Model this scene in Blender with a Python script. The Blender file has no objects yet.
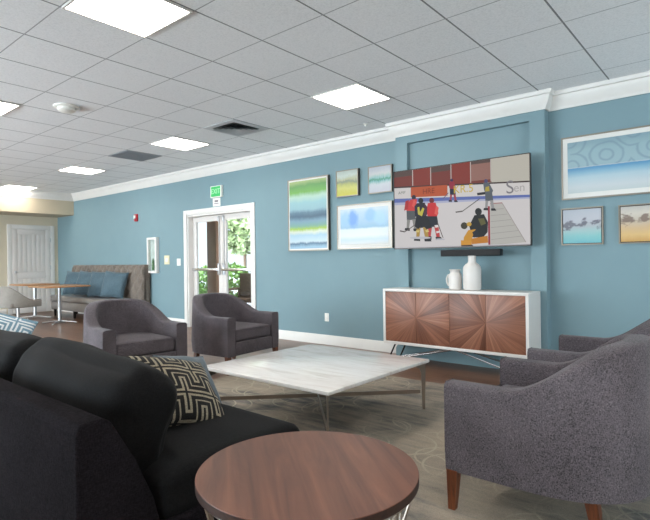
import bpy, bmesh, math, random
from mathutils import Vector, Matrix, noise
random.seed(7)
C = bpy.context.scene.collection
PI = math.pi
def R(d): return math.radians(d)
def lerp(a, b, t): return a + (b - a) * t
def sstep(a, b, x):
    t = max(0.0, min(1.0, (x - a) / (b - a))); return t * t * (3 - 2 * t)

# ------------------------------------------------------------------ materials
def srgb(r, g, b):
    f = lambda c: (c / 255 / 12.92) if c / 255 <= 0.04045 else ((c / 255 + 0.055) / 1.055) ** 2.4
    return (f(r), f(g), f(b), 1)
class NT:
    def __init__(s, name):
        s.m = bpy.data.materials.new(name); s.m.use_nodes = True
        s.t = s.m.node_tree; s.b = s.t.nodes['Principled BSDF']; s.out = s.t.nodes['Material Output']
    def n(s, kind, **kw):
        o = s.t.nodes.new(kind)
        for k, v in kw.items():
            if k.startswith('i_'): o.inputs[k[2:].replace('_', ' ')].default_value = v
            else: setattr(o, k, v)
        return o
    def l(s, a, b): s.t.links.new(a, b)
    def math(s, op, a, b=None, c=None):
        o = s.t.nodes.new('ShaderNodeMath'); o.operation = op
        for k, v in enumerate((a, b, c)):
            if v is None: continue
            if isinstance(v, (int, float)): o.inputs[k].default_value = v
            else: s.l(v, o.inputs[k])
        return o.outputs[0]
    def ramp(s, fac, stops, interp='LINEAR'):
        o = s.t.nodes.new('ShaderNodeValToRGB'); cr = o.color_ramp; cr.interpolation = interp
        cr.elements[0].position, cr.elements[0].color = stops[0]
        cr.elements[1].position, cr.elements[1].color = stops[-1]
        for p, c in stops[1:-1]:
            e = cr.elements.new(p); e.color = c
        s.l(fac, o.inputs[0]); return o.outputs[0]
    def coords(s, kind='Object', scale=(1, 1, 1), rot=(0, 0, 0), loc=(0, 0, 0)):
        tc = s.n('ShaderNodeTexCoord'); mp = s.n('ShaderNodeMapping')
        mp.inputs['Scale'].default_value = scale; mp.inputs['Rotation'].default_value = rot; mp.inputs['Location'].default_value = loc
        s.l(tc.outputs[kind], mp.inputs[0]); return mp.outputs[0]
    def noise(s, vec, scale, detail=3, rough=0.5, dist=0):
        o = s.n('ShaderNodeTexNoise'); o.inputs['Scale'].default_value = scale; o.inputs['Detail'].default_value = detail
        o.inputs['Roughness'].default_value = rough; o.inputs['Distortion'].default_value = dist
        s.l(vec, o.inputs['Vector']); return o.outputs['Fac']
    def bump(s, h, strength=0.2, dist=0.01):
        o = s.n('ShaderNodeBump'); o.inputs['Strength'].default_value = strength; o.inputs['Distance'].default_value = dist
        s.l(h, o.inputs['Height']); s.l(o.outputs[0], s.b.inputs['Normal'])
    def mix(s, fac, a, b, mode='MIX'):
        o = s.t.nodes.new('ShaderNodeMix'); o.data_type = 'RGBA'; o.blend_type = mode
        for sock, v in ((o.inputs[0], fac), (o.inputs[6], a), (o.inputs[7], b)):
            if isinstance(v, (int, float, tuple)): sock.default_value = v
            else: s.l(v, sock)
        return o.outputs[2]
    def set(s, **kw):
        for k, v in kw.items():
            sock = s.b.inputs[k.replace('_', ' ')]
            if isinstance(v, (int, float, tuple)): sock.default_value = v
            else: s.l(v, sock)
        return s

def plain(name, col, rough=0.5, metal=0, var=0.06, scale=6, spec=0.5, bump=0):
    t = NT(name); v = t.coords()
    nz = t.noise(v, scale, 4)
    lo = tuple(c * (1 - var) for c in col[:3]) + (1,); hi = tuple(min(1, c * (1 + var)) for c in col[:3]) + (1,)
    t.set(Base_Color=t.ramp(nz, [(0.3, lo), (0.7, hi)]), Roughness=rough, Metallic=metal)
    t.b.inputs['Specular IOR Level'].default_value = spec
    if bump: t.bump(t.noise(v, 90, 3), bump, 0.004)
    return t.m

def fabric(name, c0, c1, rough=0.9, sheen=0.2, scale=420, blot=0.25, stint=(1, 1, 1, 1), bump=0.35, spec=0.25):
    t = NT(name)
    a = t.noise(t.coords(scale=(1, 1, 0.25)), scale, 2, 0.6)
    b = t.noise(t.coords(scale=(0.3, 0.3, 1)), scale, 2, 0.6)
    w = t.math('ADD', t.math('MULTIPLY', a, 0.5), t.math('MULTIPLY', b, 0.5))
    big = t.noise(t.coords(), 5, 4)
    f = t.math('ADD', w, t.math('MULTIPLY', t.math('SUBTRACT', big, 0.5), blot))
    t.set(Base_Color=t.ramp(f, [(0.36, c0), (0.64, c1)]), Roughness=rough)
    t.b.inputs['Sheen Weight'].default_value = sheen; t.b.inputs['Sheen Roughness'].default_value = 0.4
    t.b.inputs['Sheen Tint'].default_value = stint
    t.b.inputs['Specular IOR Level'].default_value = spec
    t.bump(w, bump, 0.003)
    return t.m

def emis(name, col, strength):
    t = NT(name); t.set(Base_Color=(0.015, 0.015, 0.015, 1)); t.b.inputs['Specular IOR Level'].default_value = 0.1
    t.b.inputs['Emission Color'].default_value = col; t.b.inputs['Emission Strength'].default_value = strength
    return t.m

def wood(name, c0, c1, c2, rough=0.35, axis='x', scale=7, coat=0.0):
    t = NT(name)
    sc = (0.7, 9, 9) if axis == 'x' else (9, 9, 0.7)
    v = t.coords(scale=sc)
    a = t.noise(v, scale, 6, 0.6, 0.8); b = t.noise(t.coords(), 2.2, 3)
    f = t.math('ADD', t.math('MULTIPLY', a, 0.8), t.math('MULTIPLY', b, 0.25))
    t.set(Base_Color=t.ramp(f, [(0.35, c0), (0.52, c1), (0.7, c2)]), Roughness=rough, Coat_Weight=coat)
    t.bump(a, 0.05, 0.002)
    return t.m

M = {}
M['wall_blue'] = plain('wall_blue', srgb(119, 144, 151), 0.62, var=0.02, scale=3, spec=0.3, bump=0.03)
M['wall_cream'] = plain('wall_cream', srgb(205, 194, 172), 0.7, var=0.02, scale=2, spec=0.3)
M['trim_white'] = plain('trim_white', srgb(220, 216, 211), 0.42, var=0.02)
M['door_white'] = plain('door_white', srgb(214, 208, 203), 0.45, var=0.02)
M['white_plastic'] = plain('white_plastic', srgb(235, 233, 226), 0.4, var=0.02)
M['beige_plastic'] = plain('beige_plastic', srgb(214, 204, 172), 0.45, var=0.03)
M['red_plastic'] = plain('red_plastic', srgb(165, 35, 45), 0.4)
M['black_plastic'] = plain('black_plastic', srgb(18, 18, 20), 0.35)
M['chrome'] = plain('chrome', (0.78, 0.78, 0.8, 1), 0.16, 1.0, var=0.02)
M['steel'] = plain('steel', (0.55, 0.55, 0.56, 1), 0.32, 1.0, var=0.05)
M['champagne'] = plain('champagne', (0.36, 0.31, 0.27, 1), 0.28, 1.0, var=0.08)
M['dark_metal'] = plain('dark_metal', (0.04, 0.035, 0.032, 1), 0.35, 0.8)
M['frame_bronze'] = plain('frame_bronze', (0.07, 0.055, 0.045, 1), 0.4, 0.4)
M['frame_silver'] = plain('frame_silver', (0.26, 0.225, 0.185, 1), 0.38, 0.7)
M['mat_white'] = plain('mat_white', srgb(214, 211, 206), 0.8, var=0.01)
M['white_lacquer'] = plain('white_lacquer', srgb(214, 209, 204), 0.3, var=0.01)
M['ceramic'] = plain('ceramic', srgb(206, 200, 195), 0.35, var=0.01)
M['leg_wood'] = wood('leg_wood', srgb(70, 34, 18), srgb(96, 50, 26), srgb(120, 66, 36), 0.4, 'z')
M['walnut_top'] = wood('walnut_top', srgb(80, 44, 31), srgb(102, 60, 43), srgb(122, 76, 56), 0.5, 'x', 2.2)
M['walnut_edge'] = wood('walnut_edge', srgb(34, 17, 11), srgb(48, 26, 18), srgb(62, 35, 25), 0.5, 'x')
M['oak_top'] = wood('oak_top', srgb(150, 104, 66), srgb(178, 130, 88), srgb(200, 152, 108), 0.35, 'x')
M['armchair'] = fabric('armchair_weave', srgb(36, 33, 36), srgb(116, 107, 112), 0.95, 0.1, 400, 0.15)
M['sofa'] = fabric('sofa_weave', srgb(13, 12, 13), srgb(36, 32, 36), 0.9, 0.0, 300, 0.2, spec=0.04)
M['sofa_cushion'] = fabric('sofa_cushion_weave', srgb(7, 7, 8), srgb(22, 21, 22), 0.85, 0.03, 300, 0.2, spec=0.14)
M['pillow_blue'] = fabric('pillow_blue', srgb(58, 76, 86), srgb(88, 108, 118), 0.85, 0.2, 200, 0.3)
M['pillow_slate'] = fabric('pillow_slate', srgb(78, 88, 97), srgb(104, 115, 124), 0.85, 0.2, 200, 0.3)
M['key_black'] = fabric('key_black', srgb(18, 17, 18), srgb(36, 34, 34), 0.9, 0.1, 300)
M['key_cream'] = fabric('key_cream', srgb(128, 119, 101), srgb(168, 158, 138), 0.9, 0.1, 300)
M['geo_blue'] = fabric('geo_blue', srgb(104, 140, 160), srgb(134, 166, 184), 0.9, 0.1, 300)
M['geo_white'] = fabric('geo_white', srgb(214, 222, 228), srgb(240, 244, 246), 0.9, 0.1, 300)
M['bench_back'] = fabric('bench_back', srgb(88, 80, 74), srgb(128, 117, 107), 0.85, 0.2, 160)
M['bench_seat'] = plain('bench_seat', srgb(118, 110, 106), 0.3, var=0.08, scale=20)
M['bench_seat'].node_tree.nodes['Principled BSDF'].inputs['Coat Weight'].default_value = 0.7; M['bench_seat'].node_tree.nodes['Principled BSDF'].inputs['Coat Roughness'].default_value = 0.18
M['shell_grey'] = fabric('shell_grey', srgb(118, 112, 106), srgb(148, 142, 134), 0.7, 0.1, 200)

def mat_ceiling():
    t = NT('ceiling_tile'); tc = t.n('ShaderNodeTexCoord'); sp = t.n('ShaderNodeSeparateXYZ'); t.l(tc.outputs['Object'], sp.inputs[0])
    def line(sock, off, per, half):
        a = t.math('SUBTRACT', sock, off); a = t.math('DIVIDE', a, per); a = t.math('ADD', a, 0.5); a = t.math('FRACT', a)
        a = t.math('SUBTRACT', a, 0.5); a = t.math('ABSOLUTE', a); a = t.math('MULTIPLY', a, per)
        return t.math('LESS_THAN', a, half)
    lx = line(sp.outputs[0], -4.0294, 0.6046, 0.0065); ly = line(sp.outputs[1], 1.4327, 0.61, 0.0045)
    vec = t.coords()
    nz = t.noise(vec, 70, 5, 0.75); big = t.noise(vec, 1.2, 2)
    f = t.math('ADD', nz, t.math('MULTIPLY', t.math('SUBTRACT', big, 0.5), 0.1))
    base = t.ramp(f, [(0.32, srgb(224, 226, 227)), (0.5, srgb(239, 240, 241)), (0.7, srgb(246, 247, 248))])
    m1 = t.mix(lx, base, srgb(122, 124, 126)); m2 = t.mix(ly, m1, srgb(166, 168, 170))
    t.set(Base_Color=m2, Roughness=0.9); t.bump(nz, 0.5, 0.006)
    return t.m
M['ceiling'] = mat_ceiling()

def mat_floor():
    t = NT('wood_floor'); v = t.coords()
    br = t.n('ShaderNodeTexBrick'); t.l(v, br.inputs['Vector'])
    br.inputs['Scale'].default_value = 1; br.inputs['Brick Width'].default_value = 1.2; br.inputs['Row Height'].default_value = 0.15
    br.inputs['Mortar Size'].default_value = 0.002; br.inputs['Color1'].default_value = (0.2, 0.2, 0.2, 1); br.inputs['Color2'].default_value = (0.8, 0.8, 0.8, 1)
    br.inputs['Mortar'].default_value = (0, 0, 0, 1); br.offset = 0.37
    g = t.noise(t.coords(scale=(1, 12, 1)), 6, 6, 0.6, 0.5)
    f = t.math('ADD', t.math('MULTIPLY', br.outputs['Color'], 0.35), t.math('MULTIPLY', g, 0.65))
    t.set(Base_Color=t.ramp(f, [(0.25, srgb(70, 46, 34)), (0.5, srgb(106, 76, 58)), (0.75, srgb(136, 104, 84))]), Roughness=0.33)
    t.bump(g, 0.08, 0.002)
    return t.m
M['floor'] = mat_floor()

def mat_rug():
    t = NT('rug_pile'); v = t.coords(); big = t.noise(v, 1.1, 5, 0.6, 0.6)
    streak = t.noise(t.coords(scale=(1.2, 7, 1), rot=(0, 0, R(-28))), 2.0, 4, 0.6)
    f = t.math('ADD', t.math('MULTIPLY', big, 0.65), t.math('MULTIPLY', streak, 0.35))
    base = t.ramp(f, [(0.36, srgb(80, 83, 85)), (0.43, srgb(116, 111, 105)), (0.51, srgb(148, 138, 126)), (0.66, srgb(170, 156, 138))])
    lines = None
    for k, (sx, sy, lx, ly, r0) in enumerate(((2.0, 2.3, 0.1, 0.2, 0.38), (1.8, 2.1, 0.47, 0.6, 0.42), (2.4, 1.9, 0.8, 0.33, 0.36))):
        vo = t.n('ShaderNodeTexVoronoi'); vo.voronoi_dimensions = '2D'; vo.inputs['Scale'].default_value = 1.0; vo.inputs['Randomness'].default_value = 0.55
        t.l(t.coords(scale=(sx, sy, 1), loc=(lx, ly, 0)), vo.inputs['Vector'])
        d = t.math('ABSOLUTE', t.math('SUBTRACT', vo.outputs['Distance'], r0)); ln = t.math('LESS_THAN', d, 0.013)
        lines = ln if lines is None else t.math('MAXIMUM', lines, ln)
    fine = t.noise(v, 300, 2)
    c = t.mix(t.math('MULTIPLY', lines, t.ramp(t.noise(t.coords(loc=(3.3, 1.7, 0)), 1.4, 2), [(0.42, (0.05, 0.05, 0.05, 1)), (0.58, (0.7, 0.7, 0.7, 1))])), base, srgb(178, 168, 148))
    c = t.mix(0.25, c, t.ramp(fine, [(0.3, (0.1, 0.1, 0.1, 1)), (0.7, (0.9, 0.9, 0.9, 1))]), 'OVERLAY')
    t.set(Base_Color=c, Roughness=0.95); t.b.inputs['Specular IOR Level'].default_value = 0.1; t.bump(fine, 0.5, 0.004)
    return t.m
M['rug'] = mat_rug()

def mat_marble():
    t = NT('white_marble')
    a = t.noise(t.coords(scale=(1, 5, 1), rot=(0, 0, R(12))), 2.2, 6, 0.6, 1.2)
    t.set(Base_Color=t.ramp(a, [(0.3, srgb(204, 197, 191)), (0.45, srgb(222, 217, 213)), (0.6, srgb(230, 227, 224)), (0.75, srgb(212, 205, 199))]), Roughness=0.14)
    return t.m
M['marble'] = mat_marble()

def mat_burst(name, seed):
    t = NT(name); tc = t.n('ShaderNodeTexCoord'); sp = t.n('ShaderNodeSeparateXYZ'); t.l(tc.outputs['Object'], sp.inputs[0])
    ang = t.math('ARCTAN2', sp.outputs[2], sp.outputs[0])
    w = t.math('DIVIDE', ang, R(15)); fl = t.math('FLOOR', w)
    wn = t.n('ShaderNodeTexWhiteNoise'); wn.noise_dimensions = '1D'; t.l(t.math('ADD', fl, seed), wn.inputs['W'])
    cb = t.n('ShaderNodeCombineXYZ'); t.l(t.math('MULTIPLY', ang, 26), cb.inputs[0])
    rad = t.math('SQRT', t.math('ADD', t.math('MULTIPLY', sp.outputs[0], sp.outputs[0]), t.math('MULTIPLY', sp.outputs[2], sp.outputs[2])))
    t.l(t.math('MULTIPLY', rad, 2), cb.inputs[1]); cb.inputs[2].default_value = seed * 3.1
    g = t.noise(cb.outputs[0], 1, 4, 0.6)
    f = t.math('ADD', t.math('MULTIPLY', wn.outputs['Value'], 0.3), t.math('MULTIPLY', g, 0.7))
    t.set(Base_Color=t.ramp(f, [(0.22, srgb(86, 48, 34)), (0.45, srgb(122, 76, 56)), (0.62, srgb(146, 96, 74)), (0.8, srgb(178, 128, 102))]), Roughness=0.42)
    return t.m
M['burst_a'] = mat_burst('burst_veneer_left', 3.0); M['burst_b'] = mat_burst('burst_veneer_right', 11.0)

def mat_paint(name, stops, h, dist=0.12, scale=3, seed=0, blotch=None, streak=1.0):
    """washes of colour stacked from the bottom (0) to the top (1) of a print of height h"""
    t = NT(name); tc = t.n('ShaderNodeTexCoord'); sp = t.n('ShaderNodeSeparateXYZ'); t.l(tc.outputs['Object'], sp.inputs[0])
    v = t.math('ADD', t.math('DIVIDE', sp.outputs[2], h), 0.5)
    nz = t.noise(t.coords(loc=(seed, 0, seed), scale=(1, 1, 1.0)), scale, 5, 0.6)
    n2 = t.noise(t.coords(loc=(seed * 2, 0, seed), scale=(5, 1, 0.8)), scale * 2, 3, 0.6)
    f = t.math('ADD', v, t.math('MULTIPLY', t.math('SUBTRACT', nz, 0.5), dist))
    f = t.math('ADD', f, t.math('MULTIPLY', t.math('SUBTRACT', n2, 0.5), dist * 0.5 * streak))
    col = t.ramp(f, [(p, srgb(*(k * .86 for k in c))) for p, c in stops])
    if blotch: col = blotch(t, sp, col, h)
    t.set(Base_Color=col, Roughness=0.35)
    return t.m
def blot_blue(t, sp, col, h):
    def spot(x0, z0, rx, rz):
        a = t.math('DIVIDE', t.math('SUBTRACT', sp.outputs[0], x0), rx); b = t.math('DIVIDE', t.math('SUBTRACT', sp.outputs[2], z0), rz)
        d = t.math('SQRT', t.math('ADD', t.math('MULTIPLY', a, a), t.math('MULTIPLY', b, b)))
        d = t.math('ADD', d, t.math('MULTIPLY', t.math('SUBTRACT', t.noise(t.coords(), 14, 3), 0.5), 0.7))
        return t.ramp(d, [(0.55, (1, 1, 1, 1)), (1.1, (0, 0, 0, 1))])
    for (x0, z0, rx, rz, k, c) in ((-0.17, 0.11, 0.10, 0.15, 0.9, (92, 138, 200)), (-0.30, 0.11, 0.10, 0.12, 0.5, (120, 166, 214)), (0.11, 0.14, 0.11, 0.11, 0.75, (120, 164, 212)), (0.26, 0.10, 0.12, 0.12, 0.5, (150, 190, 222))):
        col = t.mix(t.math('MULTIPLY', spot(x0, z0, rx, rz), k), col, srgb(*c))
    return col
def blot_swirl(t, sp, col, h):
    vo = t.n('ShaderNodeTexVoronoi'); vo.voronoi_dimensions = '2D'; vo.inputs['Scale'].default_value = 3.4; vo.inputs['Randomness'].default_value = 0.8
    cb = t.n('ShaderNodeCombineXYZ'); t.l(sp.outputs[0], cb.inputs[0]); t.l(t.math('MULTIPLY', sp.outputs[2], 1.2), cb.inputs[1]); t.l(cb.outputs[0], vo.inputs['Vector'])
    d = t.math('ADD', t.math('MULTIPLY', vo.outputs['Distance'], 3.6), t.math('MULTIPLY', t.noise(t.coords(), 9, 3), 0.5))
    ring = t.ramp(t.math('PINGPONG', d, 0.5), [(0.03, (1, 1, 1, 1)), (0.2, (0, 0, 0, 1))])
    up = t.ramp(t.math('DIVIDE', sp.outputs[2], h), [(0.48, (0, 0, 0, 1)), (0.52, (1, 1, 1, 1))])
    up = t.math('GREATER_THAN', sp.outputs[2], 0.0)
    return t.mix(t.math('MULTIPLY', t.math('MULTIPLY', ring, up), 0.55), col, srgb(104, 128, 142))
def blot_smudge(c, z0):
    def f(t, sp, col, h):
        nz = t.noise(t.coords(scale=(1, 1, 1.6), loc=(4.2, 0, 1)), 13, 4)
        a = t.math('ABSOLUTE', t.math('SUBTRACT', sp.outputs[2], z0)); a = t.math('ADD', t.math('MULTIPLY', a, 17), t.math('MULTIPLY', t.math('SUBTRACT', 0.5, nz), 4.5))
        return t.mix(t.math('MULTIPLY', t.ramp(a, [(0.12, (1, 1, 1, 1)), (0.6, (0, 0, 0, 1))]), 0.85), col, srgb(*c))
    return f

def mat_glass(name, tint=(0.93, 0.96, 0.96, 1)):
    t = NT(name); tr = t.n('ShaderNodeBsdfTransparent'); tr.inputs[0].default_value = tint
    gl = t.n('ShaderNodeBsdfGlossy'); gl.inputs['Roughness'].default_value = 0.02
    fr = t.n('ShaderNodeLayerWeight'); fr.inputs['Blend'].default_value = 0.5
    fac = t.math('ADD', t.math('MULTIPLY', t.math('POWER', fr.outputs['Facing'], 5), 0.9), 0.035)
    mx = t.n('ShaderNodeMixShader'); t.l(fac, mx.inputs[0]); t.l(tr.outputs[0], mx.inputs[1]); t.l(gl.outputs[0], mx.inputs[2])
    t.l(mx.outputs[0], t.out.inputs[0]); return t.m
M['glass'] = mat_glass('clear_glass')
M['lamp'] = emis('lamp_diffuser', (1.0, 0.94, 0.86, 1), 11.0)

# ------------------------------------------------------------------ mesh helpers
class MB:
    def __init__(s): s.bm = bmesh.new()
    def _add(s, verts, faces, mi=0, smooth=False, mtx=None):
        vs = [s.bm.verts.new((mtx @ Vector(v)) if mtx else v) for v in verts]
        out = []
        for f in faces:
            try:
                fc = s.bm.faces.new([vs[i] for i in f]); fc.material_index = mi; fc.smooth = smooth; out.append(fc)
            except ValueError: pass
        return vs, out
    def box(s, x0, x1, y0, y1, z0, z1, bev=0, mi=0, mtx=None, seg=2):
        v = [(x0, y0, z0), (x1, y0, z0), (x1, y1, z0), (x0, y1, z0), (x0, y0, z1), (x1, y0, z1), (x1, y1, z1), (x0, y1, z1)]
        f = [(0, 3, 2, 1), (4, 5, 6, 7), (0, 1, 5, 4), (1, 2, 6, 5), (2, 3, 7, 6), (3, 0, 4, 7)]
        vs, fs = s._add(v, f, mi, False, mtx)
        if bev:
            es = list({e for fc in fs for e in fc.edges})
            r = bmesh.ops.bevel(s.bm, geom=es, offset=bev, segments=seg, affect='EDGES', profile=0.5)
            for fc in r['faces']: fc.smooth = True; fc.material_index = mi
            for fc in fs:
                if fc.is_valid: fc.smooth = True
        return s
    def taper(s, cx, cy, z0, z1, a0, b0, a1, b1, dx=0, dy=0, mi=0):
        v = [(cx + i * a0 + dx, cy + j * b0 + dy, z0) for i, j in ((-1, -1), (1, -1), (1, 1), (-1, 1))] + [(cx + i * a1, cy + j * b1, z1) for i, j in ((-1, -1), (1, -1), (1, 1), (-1, 1))]
        s._add(v, [(0, 3, 2, 1), (4, 5, 6, 7), (0, 1, 5, 4), (1, 2, 6, 5), (2, 3, 7, 6), (3, 0, 4, 7)], mi); return s
    def lathe(s, prof, n=32, cx=0, cy=0, mi=0, cap=True, wob=None):
        vs = []
        for k, (r, z) in enumerate(prof):
            for i in range(n):
                a = 2 * PI * i / n; rr = r * (wob(a, k) if wob else 1)
                vs.append((cx + rr * math.cos(a), cy + rr * math.sin(a), z))
        fs = []
        for k in range(len(prof) - 1):
            for i in range(n):
                j = (i + 1) % n; fs.append((k * n + i, k * n + j, (k + 1) * n + j, (k + 1) * n + i))
        if cap: fs.append(tuple(range(n - 1, -1, -1))); fs.append(tuple((len(prof) - 1) * n + i for i in range(n)))
        s._add(vs, fs, mi, True); return s
    def tube(s, pts, r, n=8, mi=0, closed=False, r1=None):
        pts = [Vector(p) for p in pts]; m = len(pts); rings = []
        prev = None
        for k in range(m):
            if closed: d = (pts[(k + 1) % m] - pts[k - 1])
            else: d = pts[min(k + 1, m - 1)] - pts[max(k - 1, 0)]
            d.normalize()
            if prev is None:
                a = Vector((0, 0, 1)) if abs(d.z) < 0.9 else Vector((1, 0, 0)); u = d.cross(a).normalized()
            else: u = (prev - d * prev.dot(d)).normalized()
            prev = u; w = d.cross(u); rr = r if r1 is None else lerp(r, r1, k / (m - 1))
            rings.append([pts[k] + rr * (math.cos(2 * PI * i / n) * u + math.sin(2 * PI * i / n) * w) for i in range(n)])
        vs = [v for rg in rings for v in rg]; fs = []
        for k in range(m if closed else m - 1):
            a = k * n; b = ((k + 1) % m) * n
            for i in range(n):
                j = (i + 1) % n; fs.append((a + i, a + j, b + j, b + i))
        if not closed: fs.append(tuple(range(n - 1, -1, -1))); fs.append(tuple((m - 1) * n + i for i in range(n)))
        s._add(vs, fs, mi, True); return s
    def poly(s, pts, mi=0):
        s._add(pts, [tuple(range(len(pts)))], mi); return s
    def prism(s, prof, x0, x1, mi=0, bev=0):
        """profile of (y, z) extruded along x"""
        n = len(prof); vs = [(x0, y, z) for y, z in prof] + [(x1, y, z) for y, z in prof]
        fs = [tuple(range(n)), tuple(range(2 * n - 1, n - 1, -1))] + [(i, i + n, (i + 1) % n + n, (i + 1) % n) for i in range(n)]
        _, f = s._add(vs, fs, mi)
        if bev:
            es = list({e for fc in f for e in fc.edges})
            r = bmesh.ops.bevel(s.bm, geom=es, offset=bev, segments=3, affect='EDGES', profile=0.5)
            for fc in r['faces']: fc.smooth = True
            for fc in f:
                if fc.is_valid: fc.smooth = True
        return s
    def soft(s, hx, hy, hz, r, bulge=(0, 0, 0), n=14, ctr=(0, 0, 0), mtx=None, wr=0.0, wf=6, seed=0, mi=0):
        """upholstered rounded box with bulging faces and faint wrinkles"""
        key = {}; vs = []; fs = []
        def par(i):
            t = i / n; a = 2 * t - 1
            return math.copysign(abs(a) ** 0.75, a)
        def vid(p):
            k = tuple(round(c, 5) for c in p)
            if k not in key:
                q = Vector((p[0] * hx, p[1] * hy, p[2] * hz))
                inn = Vector((max(-(hx - r), min(hx - r, q.x)), max(-(hy - r), min(hy - r, q.y)), max(-(hz - r), min(hz - r, q.z))))
                d = q - inn
                o = inn + d.normalized() * r if d.length > 1e-9 else q
                bx = (1 - p[1] ** 2) * (1 - p[2] ** 2); by = (1 - p[0] ** 2) * (1 - p[2] ** 2); bz = (1 - p[0] ** 2) * (1 - p[1] ** 2)
                o += Vector((p[0] * bulge[0] * bx, p[1] * bulge[1] * by, p[2] * bulge[2] * bz))
                if wr:
                    nv = noise.noise_vector(Vector((o.x * wf * 0.5 + seed, o.y * wf + seed, o.z * wf * 1.6))); o += nv * wr
                key[k] = len(vs); vs.append(o + Vector(ctr))
            return key[k]
        for ax in range(3):
            for sg in (-1, 1):
                for i in range(n):
                    for j in range(n):
                        q = []
                        for (a, b) in ((i, j), (i + 1, j), (i + 1, j + 1), (i, j + 1)):
                            p = [0, 0, 0]; p[ax] = sg; p[(ax + 1) % 3] = par(a); p[(ax + 2) % 3] = par(b); q.append(vid(tuple(p)))
                        fs.append(tuple(q) if sg > 0 else tuple(q[::-1]))
        s._add(vs, fs, mi, True, mtx); return s
    def build(s, name, mat, parent=None, loc=None, angle=40, normals=True):
        if normals: bmesh.ops.recalc_face_normals(s.bm, faces=s.bm.faces)
        me = bpy.data.meshes.new(name); s.bm.to_mesh(me); s.bm.free()
        for m in (mat if isinstance(mat, (list, tuple)) else [mat]): me.materials.append(M[m] if isinstance(m, str) else m)
        try: me.set_sharp_from_angle(angle=R(angle))
        except Exception: pass
        o = bpy.data.objects.new(name, me); C.objects.link(o)
        if parent: o.parent = parent
        if loc: o.location = loc
        return o

def thing(name, label, cat, loc=(0, 0, 0), rz=0, group=None):
    o = bpy.data.objects.new(name, None); C.objects.link(o); o.empty_display_size = 0.1
    o.location = loc; o.rotation_euler = (0, 0, rz); o['label'] = label; o['category'] = cat
    if group: o['group'] = group
    return o
def tag(o, label, cat, group=None):
    o['label'] = label; o['category'] = cat
    if group: o['group'] = group
    return o
def struct(o): o['kind'] = 'structure'; return o
def dup(src, loc=None, rz=None, label=None, group=None):
    c = src.copy(); C.objects.link(c)
    if loc is not None: c.location = loc
    if rz is not None: c.rotation_euler = (0, 0, rz)
    if label: c['label'] = label
    if group: c['group'] = group
    for ch in list(src.children):
        k = ch.copy(); C.objects.link(k); k.parent = c
        for g in list(ch.children):
            q = g.copy(); C.objects.link(q); q.parent = k
    return c

def sweep_profile(path, prof, side=1):
    """sweep a wall-trim profile (out, z) along a mitred 2-D path; out is measured to the left of travel times side"""
    mb = MB(); P = [Vector((x, y)) for x, y in path]; n = len(P); rows = []
    for k in range(n):
        dirs = []
        if k > 0: dirs.append((P[k] - P[k - 1]).normalized())
        if k < n - 1: dirs.append((P[k + 1] - P[k]).normalized())
        ns = [Vector((-d.y, d.x)) * side for d in dirs]
        m = ns[0] if len(ns) == 1 else (ns[0] + ns[1]) / (1 + ns[0].dot(ns[1]))
        rows.append([(P[k].x + m.x * o, P[k].y + m.y * o, z) for o, z in prof])
    q = len(prof); vs = [v for r in rows for v in r]; fs = []
    for k in range(n - 1):
        for i in range(q):
            j = (i + 1) % q; fs.append((k * q + i, k * q + j, (k + 1) * q + j, (k + 1) * q + i))
    fs.append(tuple(range(q))); fs.append(tuple((n - 1) * q + i for i in range(q)))
    mb._add(vs, fs); return mb

# ------------------------------------------------------------------ room shell
W = 5.50; CEIL = 2.8626; XL = -12.52; XF = -13.45; XR = 3.0; YB = -3.2
BX0, BX1, BY = -3.345, -1.582, 5.37
DX0, DX1, DZ = -7.90, -6.15, 2.04          # doorway
struct(MB().box(XF - .2, XR + .2, YB - .2, W + .2, -0.12, 0.0).build('floor', 'floor'))
struct(MB().box(XL, XR + .2, YB - .2, W + .2, CEIL, CEIL + .12).build('ceiling', 'ceiling'))
w = MB()
w.box(XF, DX0, W, W + .2, 0, CEIL); w.box(DX1, XR, W, W + .2, 0, CEIL); w.box(DX0, DX1, W, W + .2, DZ, CEIL)
struct(w.build('wall_front', 'wall_blue'))
# chimney-like projection with a recessed panel behind the screen
b = MB(); N0, N1, NZ = -3.185, -1.735, 2.60
b.box(BX0, N0, BY, W, 0, CEIL); b.box(N1, BX1, BY, W, 0, CEIL); b.box(N0, N1, BY, W, NZ, CEIL); b.box(N0, N1, BY + .06, W, 0, NZ)
struct(b.build('wall_projection', 'wall_blue'))
struct(MB().box(XF - .2, XF, YB - .2, W + .2, 0, CEIL).build('wall_left', 'wall_cream'))
m_ = MB(); m_.box(XR, XR + .2, YB - .2, .6, 0, CEIL); m_.box(XR, XR + .2, 4.2, W + .2, 0, CEIL); m_.box(XR, XR + .2, .6, 4.2, 0, .5); m_.box(XR, XR + .2, .6, 4.2, 2.05, CEIL)
struct(m_.build('wall_right', 'wall_cream'))
f = MB()
for y0, y1, z0, z1 in ((.6, .66, .5, 2.05), (4.14, 4.2, .5, 2.05), (.66, 4.14, .5, .56), (.66, 4.14, 1.99, 2.05), (2.37, 2.43, .56, 1.99)): f.box(XR + .07, XR + .13, y0, y1, z0, z1)
wr_ = struct(f.build('window_5', 'trim_white')); MB().box(XR + .097, XR + .103, .66, 4.14, .56, 1.99).build('pane', 'glass', wr_)  # window added in the unseen right wall to light the sideboard's end
struct(MB().box(XF, XL, YB, W, 2.355, CEIL + .12).build('wall_header', plain('header_cream', srgb(186, 173, 150), .7, var=.02)))
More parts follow.
